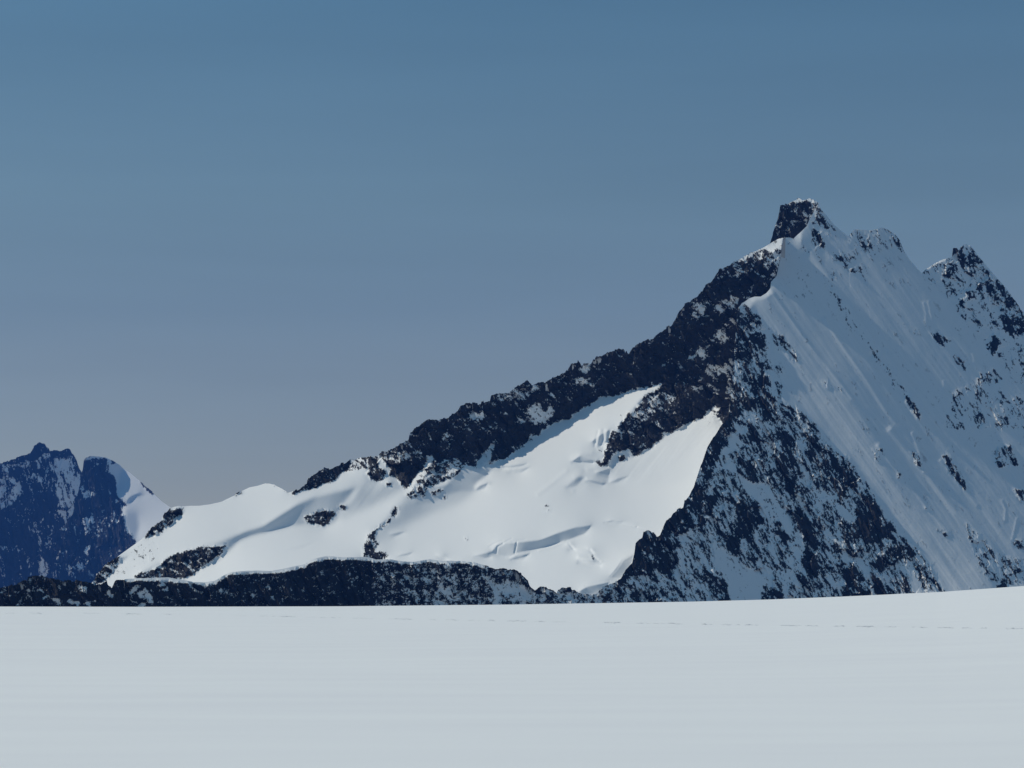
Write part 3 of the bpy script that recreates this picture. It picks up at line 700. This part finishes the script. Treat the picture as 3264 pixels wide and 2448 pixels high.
# crevasses, seracs and wind hollows of the glacier
for p_, q_, bl, pts in ((.2, .75, 2, "460 1135, 500 1075, 520 1060, 660 1050, 900 1022, 1050 960, 1200 912, 1345 895, 1290 970, 1100 1040, 900 1100, 700 1140, 620 1172, 540 1165"),
                        (.3, .75, 2, "300 1165, 450 1130, 460 1180, 400 1190"), (.3, .8, 2, "620 1190, 700 1150, 800 1150, 740 1200, 660 1212"),
                        (.3, .5, 1.5, "1120 1060, 1170 1060, 1210 1110, 1140 1118"), (.3, .5, 1.5, "1290 1095, 1360 1110, 1420 1215, 1370 1195, 1340 1140"),
                        (.2, .7, 2, "1215 1180, 1400 1215, 1440 1225, 1420 1255, 1330 1245, 1220 1215"), (.3, .8, 2, "1460 872, 1520 855, 1610 862, 1640 885, 1560 885"),
                        (.3, .8, 1.2, "1620 878, 1740 905, 1740 916, 1620 890"), (.2, .45, 2, "1230 1480, 1310 1430, 1500 1398, 1440 1475, 1400 1510, 1250 1510"),
                        (.2, .9, 2.5, "500 375, 770 355, 700 390, 540 398"), (.2, .9, 3, "590 405, 800 385, 720 440, 620 435"), (.2, .8, 3, "310 560, 430 520, 400 580, 330 592"),
                        (.4, .8, 2, "1340 160, 1420 100, 1510 50, 1480 200, 1400 190"), (.4, .8, 2, "1180 330, 1240 280, 1420 340, 1330 352, 1240 340"),
                        (.2, .7, 2, "1290 500, 1340 495, 1470 530, 1440 550, 1340 525"), (.5, .7, 2.5, "1380 430, 1500 400, 1490 510, 1400 455"),
                        (.3, 1.1, 3, "1500 520, 1580 480, 1680 460, 1560 525"), (.3, 1.1, 5, "1120 560, 1250 440, 1290 470, 1200 570"),
                        (.3, 1.0, 4, "230 1480, 240 400, 240 400"), (.2, 1.0, 3, "-440 975, -330 950, -300 960, -400 1000"), (.2, .9, 2, "-330 1150, -230 1130, -270 1165, -380 1172"),
                        (.2, .9, 2, "-30 1155, 50 1155, 80 1200, 20 1200"), (.4, .8, 1.2, "655 1140, 675 1040, 690 1045, 668 1145"), (.3, .7, 1.2, "510 1140, 525 1085, 570 1065, 530 1090, 525 1145"),
                        (.3, 1.0, 2, "1505 1350, 1620 1200, 1720 1140, 1700 1225, 1600 1370")):
    G.slope(p_ + .1, q_ - .25, P('C', pts), bl * .6)
for v, c, pts, wd in ((-.5, 'B', "600 1115, 700 1090, 780 1065", 6), (-.5, 'B', "2150 1015, 2200 1015", 3), (-.4, 'C', "440 1085, 500 1045, 550 1030", 3), (-.4, 'C', "560 1055, 630 1015", 3), (-.4, 'C', "640 1040, 740 1022", 3)):
    G.stroke('q', v, P(c, pts), wd)
for v, wd, pts in ((-2.2, 5, "500 1140, 515 1085, 560 1060"), (-2.2, 4, "665 1140, 683 1045"), (-1.5, 4, "440 1085, 510 1045, 560 1030"), (-1.5, 4, "560 1055, 640 1012"), (-1.2, 4, "640 1040, 760 1020"),
                   (-1.8, 5, "1460 875, 1540 862, 1620 872, 1740 912"), (-1.2, 4, "1740 912, 1800 935, 1950 950"), (-2.5, 7, "1330 1110, 1375 1190, 1410 1215"), (-2, 6, "1140 1055, 1185 1110"),
                   (2.2, 14, "1200 470, 1300 470, 1440 510"), (2.5, 12, "1310 400, 1420 380, 1500 395"), (-2, 8, "1180 345, 1280 350, 1350 345"), (1.8, 12, "1180 310, 1260 270, 1340 260"),
                   (-2.0, 6, "1400 70, 1380 140, 1370 200"), (-2.0, 6, "1450 60, 1440 150, 1420 200"), (2.0, 8, "1420 60, 1405 140, 1395 190"), (2.0, 7, "1480 60, 1470 150"),
                   (1.6, 12, "870 620, 1000 520, 1120 420"), (-1.4, 12, "1130 560, 1210 470, 1290 420"), (1.5, 10, "1180 590, 1300 480"),
                   (-1.6, 8, "500 378, 640 392, 770 358"), (2.0, 10, "330 575, 380 530, 440 525"), (-1.5, 6, "640 1205, 740 1180, 800 1150"), (1.5, 6, "880 1120, 1000 1090, 1100 1045"),
                   (-1.5, 5, "1225 1235, 1330 1250, 1420 1262"), (2, 8, "1230 1170, 1330 1195, 1400 1205"), (-1.2, 5, "1290 1430, 1400 1400, 1500 1385"), (-1.2, 4, "1510 1345, 1560 1290, 1620 1200, 1700 1150")):
    G.stroke('b', v, P('C', pts), wd)
fl = np.zeros_like(G.X)
for c, pts, a in (('E', "130 1500, 480 1340, 760 1140, 960 1060, 1110 1100, 1000 1300, 900 1400, 700 1450, 300 1659, 90 1600", 1.0),
                  ('B', "1180 380, 1260 560, 1060 700, 1060 880, 1250 780, 1450 690, 1600 600, 1400 540", .5)):
    s_, m_ = G.mask(P(c, pts), 14); fl[s_] = np.maximum(fl[s_], m_ * a)
finish(G, 5050, ridge_top, near_top, ang=52, aniso=1.6, seed=2, grain=0.62, craggy=0.85, clump=0.5, flute=fl, fl_ang=128, relief=0.9, warp=5)

# ------------------------------------------------------------------ summit tower
T = Layer(2430, 2760, 610, 860, 0.35, 0.6, 0.94)
tower_top = P('F', "650 720, 690 600, 705 540, 730 450, 770 330, 785 260, 795 207, 850 197, 870 190, 900 172, 930 160, 950 140, 975 150, 990 163, 1020 155, 1050 143, 1090 160, 1130 186, 1142 230, 1190 290, 1240 350, 1300 430, 1400 560")
many(T, 'F', """.04: 850 200, 900 170, 950 130, 1000 155, 1050 130, 1110 160, 1130 190, 1080 185, 1000 180, 930 185
.85: 980 240, 1130 200, 1130 400, 1000 380, 960 320
.3: 1050 300, 1150 260, 1200 330, 1130 400, 1050 360
.9: 850 330, 960 260, 980 420, 850 440""", 2)
T.slope(-.1, 2.2, P('F', "850 200, 950 120, 1110 140, 1140 190, 1000 180"), 3)
finish(T, 5300, tower_top, ang=70, aniso=1.8, seed=4, relief=0.6, grain=.5)

# ------------------------------------------------------------------ right peak
R = Layer(2900, 3800, 740, 2010, 0.95, 1.25, 0.13)
right_top = P('H', "1180 520, 1310 335, 1340 305, 1420 250, 1480 220, 1530 205, 1578 190, 1585 112, 1620 108, 1640 128, 1660 90, 1700 76, 1750 100, 1800 170, 1880 270, 1950 350, 2020 430, 2080 500, 2130 570, 2180 650, 2212 690, 2440 980, 2650 1240, 2900 1500, 3400 2100, 3800 2700")
many(R, 'H', """.04: 1300 500, 1400 420, 1600 560, 1640 700, 1780 800, 1900 1000, 2212 1300, 2300 1500, 1300 1500
.5: 1660 230, 1700 100, 1850 250, 2080 500, 2250 700, 2250 880, 2100 780, 1950 610, 1800 440, 1690 300
.9: 1570 195, 1580 100, 1625 100, 1640 150, 1600 190
.85: 1640 90, 1680 90, 1690 330, 1620 220
.8: 1640 570, 1720 560, 1690 640, 1660 640
.85: 1930 880, 1960 870, 1995 960, 1940 1070, 1925 980
.4: 1880 950, 1930 940, 1930 1060
.35: 1780 800, 1850 780, 1840 900
.35: 1450 260, 1620 230, 1640 400, 1480 400
.7: 1700 500, 1790 490, 1780 550, 1710 560
.75: 2000 710, 2230 680, 2230 900, 2100 860, 2030 840
.3: 1320 330, 1420 270, 1450 300, 1340 350""", 2)
R.slope(-.2, 2.2, P('H', "1300 340, 1420 240, 1480 210, 1535 198, 1520 225, 1420 262, 1340 318"), 2)
finish(R, 5900, right_top, ang=62, aniso=1.7, seed=5, relief=0.8, flute=np.ones_like(R.X) * 0.3, fl_ang=56)

# ------------------------------------------------------------------ far peaks at the left
W = Layer(-500, 320, 1390, 2010, 0.4, 0.4, 0.955)
west_top = P('A', "-1500 900, -1100 640, -700 480, -400 430, -170 370, 0 345, 50 345, 90 320, 150 305, 190 290, 240 275, 280 245, 295 210, 330 175, 350 165, 400 180, 410 205, 430 215, 440 245, 480 240, 530 250, 570 230, 610 228, 630 250, 660 300, 680 350, 700 400, 720 430, 760 520, 880 800")
many(W, 'A', """.25: 470 300, 560 320, 620 290, 650 400, 720 470, 700 600, 640 700, 640 850, 600 980, 560 820, 500 640, 500 480
.5: 500 700, 560 740, 540 860, 500 830
.5: 0 360, 250 330, 250 380, 80 420, 0 430
.5: 0 430, 180 500, 160 650, 60 740, 0 760
.55: 280 330, 460 250, 480 420, 300 400
.3: 380 270, 440 260, 470 320, 390 310
.6: 260 430, 410 460, 400 520, 270 510
.3: 550 1090, 640 1000, 650 1010, 570 1100
.15: 500 1350, 590 1225, 640 1290, 600 1360, 500 1390
.35: 350 1300, 370 1190, 440 1240, 400 1370, 350 1360
.4: 290 850, 340 870, 330 890""", 2)
W.slope(.8, .8, P('A', "470 260, 640 240, 720 430, 640 900, 560 1000, 490 600"), 6)
finish(W, 19600, west_top, ang=82, aniso=3.0, seed=6, relief=0.9, craggy=.6, grain=.6)
W2 = Layer(180, 700, 1420, 2010, 0.4, 0.4, 0.965)
west2_top = P('A', "500 1000, 640 800, 700 560, 722 430, 730 400, 740 320, 760 302, 800 285, 860 290, 930 300, 1000 330, 1060 370, 1080 392, 1140 430, 1200 480, 1250 522, 1300 565, 1340 600, 1370 635, 1430 690, 1500 737, 1560 790, 1800 950")
snowside = P('A', "930 300, 960 400, 1000 470, 1030 560, 1015 640, 1050 650, 1110 715, 1060 760, 1095 820, 1110 900, 1150 980, 1200 1060, 1300 1200, 2000 1000, 1500 600, 1100 350, 960 250")
W2.rock(0.0, -.8, 2.0, snowside, 1.5, 6)
W2.slope(1.0, .9, P('A', "940 310, 1000 320, 1075 385, 1060 480, 1030 570, 960 400"), 3)
W2.slope(.7, 1.0, P('A', "1120 710, 1130 660, 1230 610, 1290 640, 1200 640, 1150 690"), 3)
W2.slope(.4, 1.1, P('A', "1100 740, 1200 800, 1230 900, 1190 1050, 1100 900"), 6)
many(W2, 'A', """.05: 740 310, 800 275, 950 290, 940 315, 830 320, 760 318
.85: 1210 470, 1290 520, 1350 580, 1375 640, 1330 615, 1260 555
.6: 940 330, 1030 340, 1020 360, 950 370
.35: 720 620, 830 580, 840 630, 780 670
.2: 1005 690, 1020 650, 1080 710, 1060 740
.4: 1060 720, 1080 740, 1060 760
.55: 720 840, 800 820, 880 920, 900 960, 740 980
.25: 820 980, 870 970, 860 1010
.3: 690 1190, 800 1060, 800 1080, 700 1200
.5: 640 1250, 780 1180, 760 1260, 660 1330""", 2)
finish(W2, 19000, west2_top, ang=80, aniso=2.8, seed=8, relief=0.9, craggy=.5, grain=.6)

# ------------------------------------------------------------------ place the layers one behind the other
def gap(front, foff, fout, backL, boff, x0, x1):
    xs = np.arange(x0, x1, 4.0); fo = np.array(fout); ys = np.interp(xs, fo[:, 0], fo[:, 1])
    df = sample(front.D, front, xs, ys) + foff; db = sample(backL.D, backL, xs, ys) + boff
    return (db - df).min(), (db - df).max()
def at(L, x, y): return float(sample(L.D, L, np.array([x]), np.array([y]))[0])
ax, ay = P('E', "1165 1075")[0]
offN = 4900 - at(N, ax, ay)
offG = 0.0; offG += 12 - gap(N, offN, near_top, G, 0, 300, 2440)[0]
offT = max(15 - gap(N, offN, near_top, T, 0, 2510, 2600)[0], 15 - gap(G, offG, ridge_top, T, 0, 2440, 2500)[0])
offR = 25 - gap(N, offN, near_top, R, 0, 2960, 3264)[0]
offW2 = 19000 - at(W2, 400, 1600)
offW = 19600 - at(W, 200, 1600)
print("gaps", gap(N, offN, near_top, G, offG, 300, 2440), gap(N, offN, near_top, T, offT, 2500, 2600), gap(N, offN, near_top, R, offR, 2960, 3264))
st = {"kind": "structure"}
relief("mountain_face", N, near_top, offN, 2000, M_near, {**st, "label": "dark snow streaked pyramid and steep shaded snow face rising from the low rock ridge"}, jag=4)
relief("glacier_mountain", G, ridge_top, offG, 2000, M_main, {**st, "label": "sunlit glacier below the long dark rock ridge"}, jag=5, front=(N, offN, near_top))
relief("summit_tower", T, tower_top, offT, 850, M_main, {**st, "label": "dark rock tower with a snow cap at the summit"}, jag=3, back=(90, 2.0), front=(N, offN, near_top), front2=(G, offG, ridge_top))
relief("right_peak", R, right_top, offR, 2000, M_main, {**st, "label": "rock speckled snow peak behind the face at the right edge"}, jag=4, front=(N, offN, near_top))
relief("far_mountain", W, west_top, offW, 2000, M_far, {**st, "label": "far blue rock peak at the left edge"}, jag=3)
relief("distant_mountain", W2, west2_top, offW2, 2000, M_far, {**st, "label": "far square topped peak with a sunlit snow slope"}, jag=2)

# ------------------------------------------------------------------ air
HAZE = True
if HAZE:
    bx = (-15000, 15000, -2000, 24000, -330, 2900)
    V = [(bx[i], bx[2 + j], bx[4 + k]) for i in (0, 1) for j in (0, 1) for k in (0, 1)]
    Fc = [(0, 1, 3, 2), (4, 6, 7, 5), (0, 4, 5, 1), (2, 3, 7, 6), (0, 2, 6, 4), (1, 5, 7, 3)]
    me = bpy.data.meshes.new("haze"); me.from_pydata(V, [], Fc); me.update()
    hz = bpy.data.objects.new("haze", me); sc.collection.objects.link(hz); hz["kind"] = "stuff"
    m = bpy.data.materials.new("haze_air"); m.use_nodes = True; t = m.node_tree; t.nodes.clear()
    pv = t.nodes.new("ShaderNodeVolumePrincipled"); pv.inputs["Color"].default_value = (0.08, 0.29, 1.0, 1)
    pv.inputs["Density"].default_value = 1.95e-5; pv.inputs["Anisotropy"].default_value = 0.0
    ou = t.nodes.new("ShaderNodeOutputMaterial"); t.links.new(pv.outputs[0], ou.inputs["Volume"])
    me.materials.append(m)
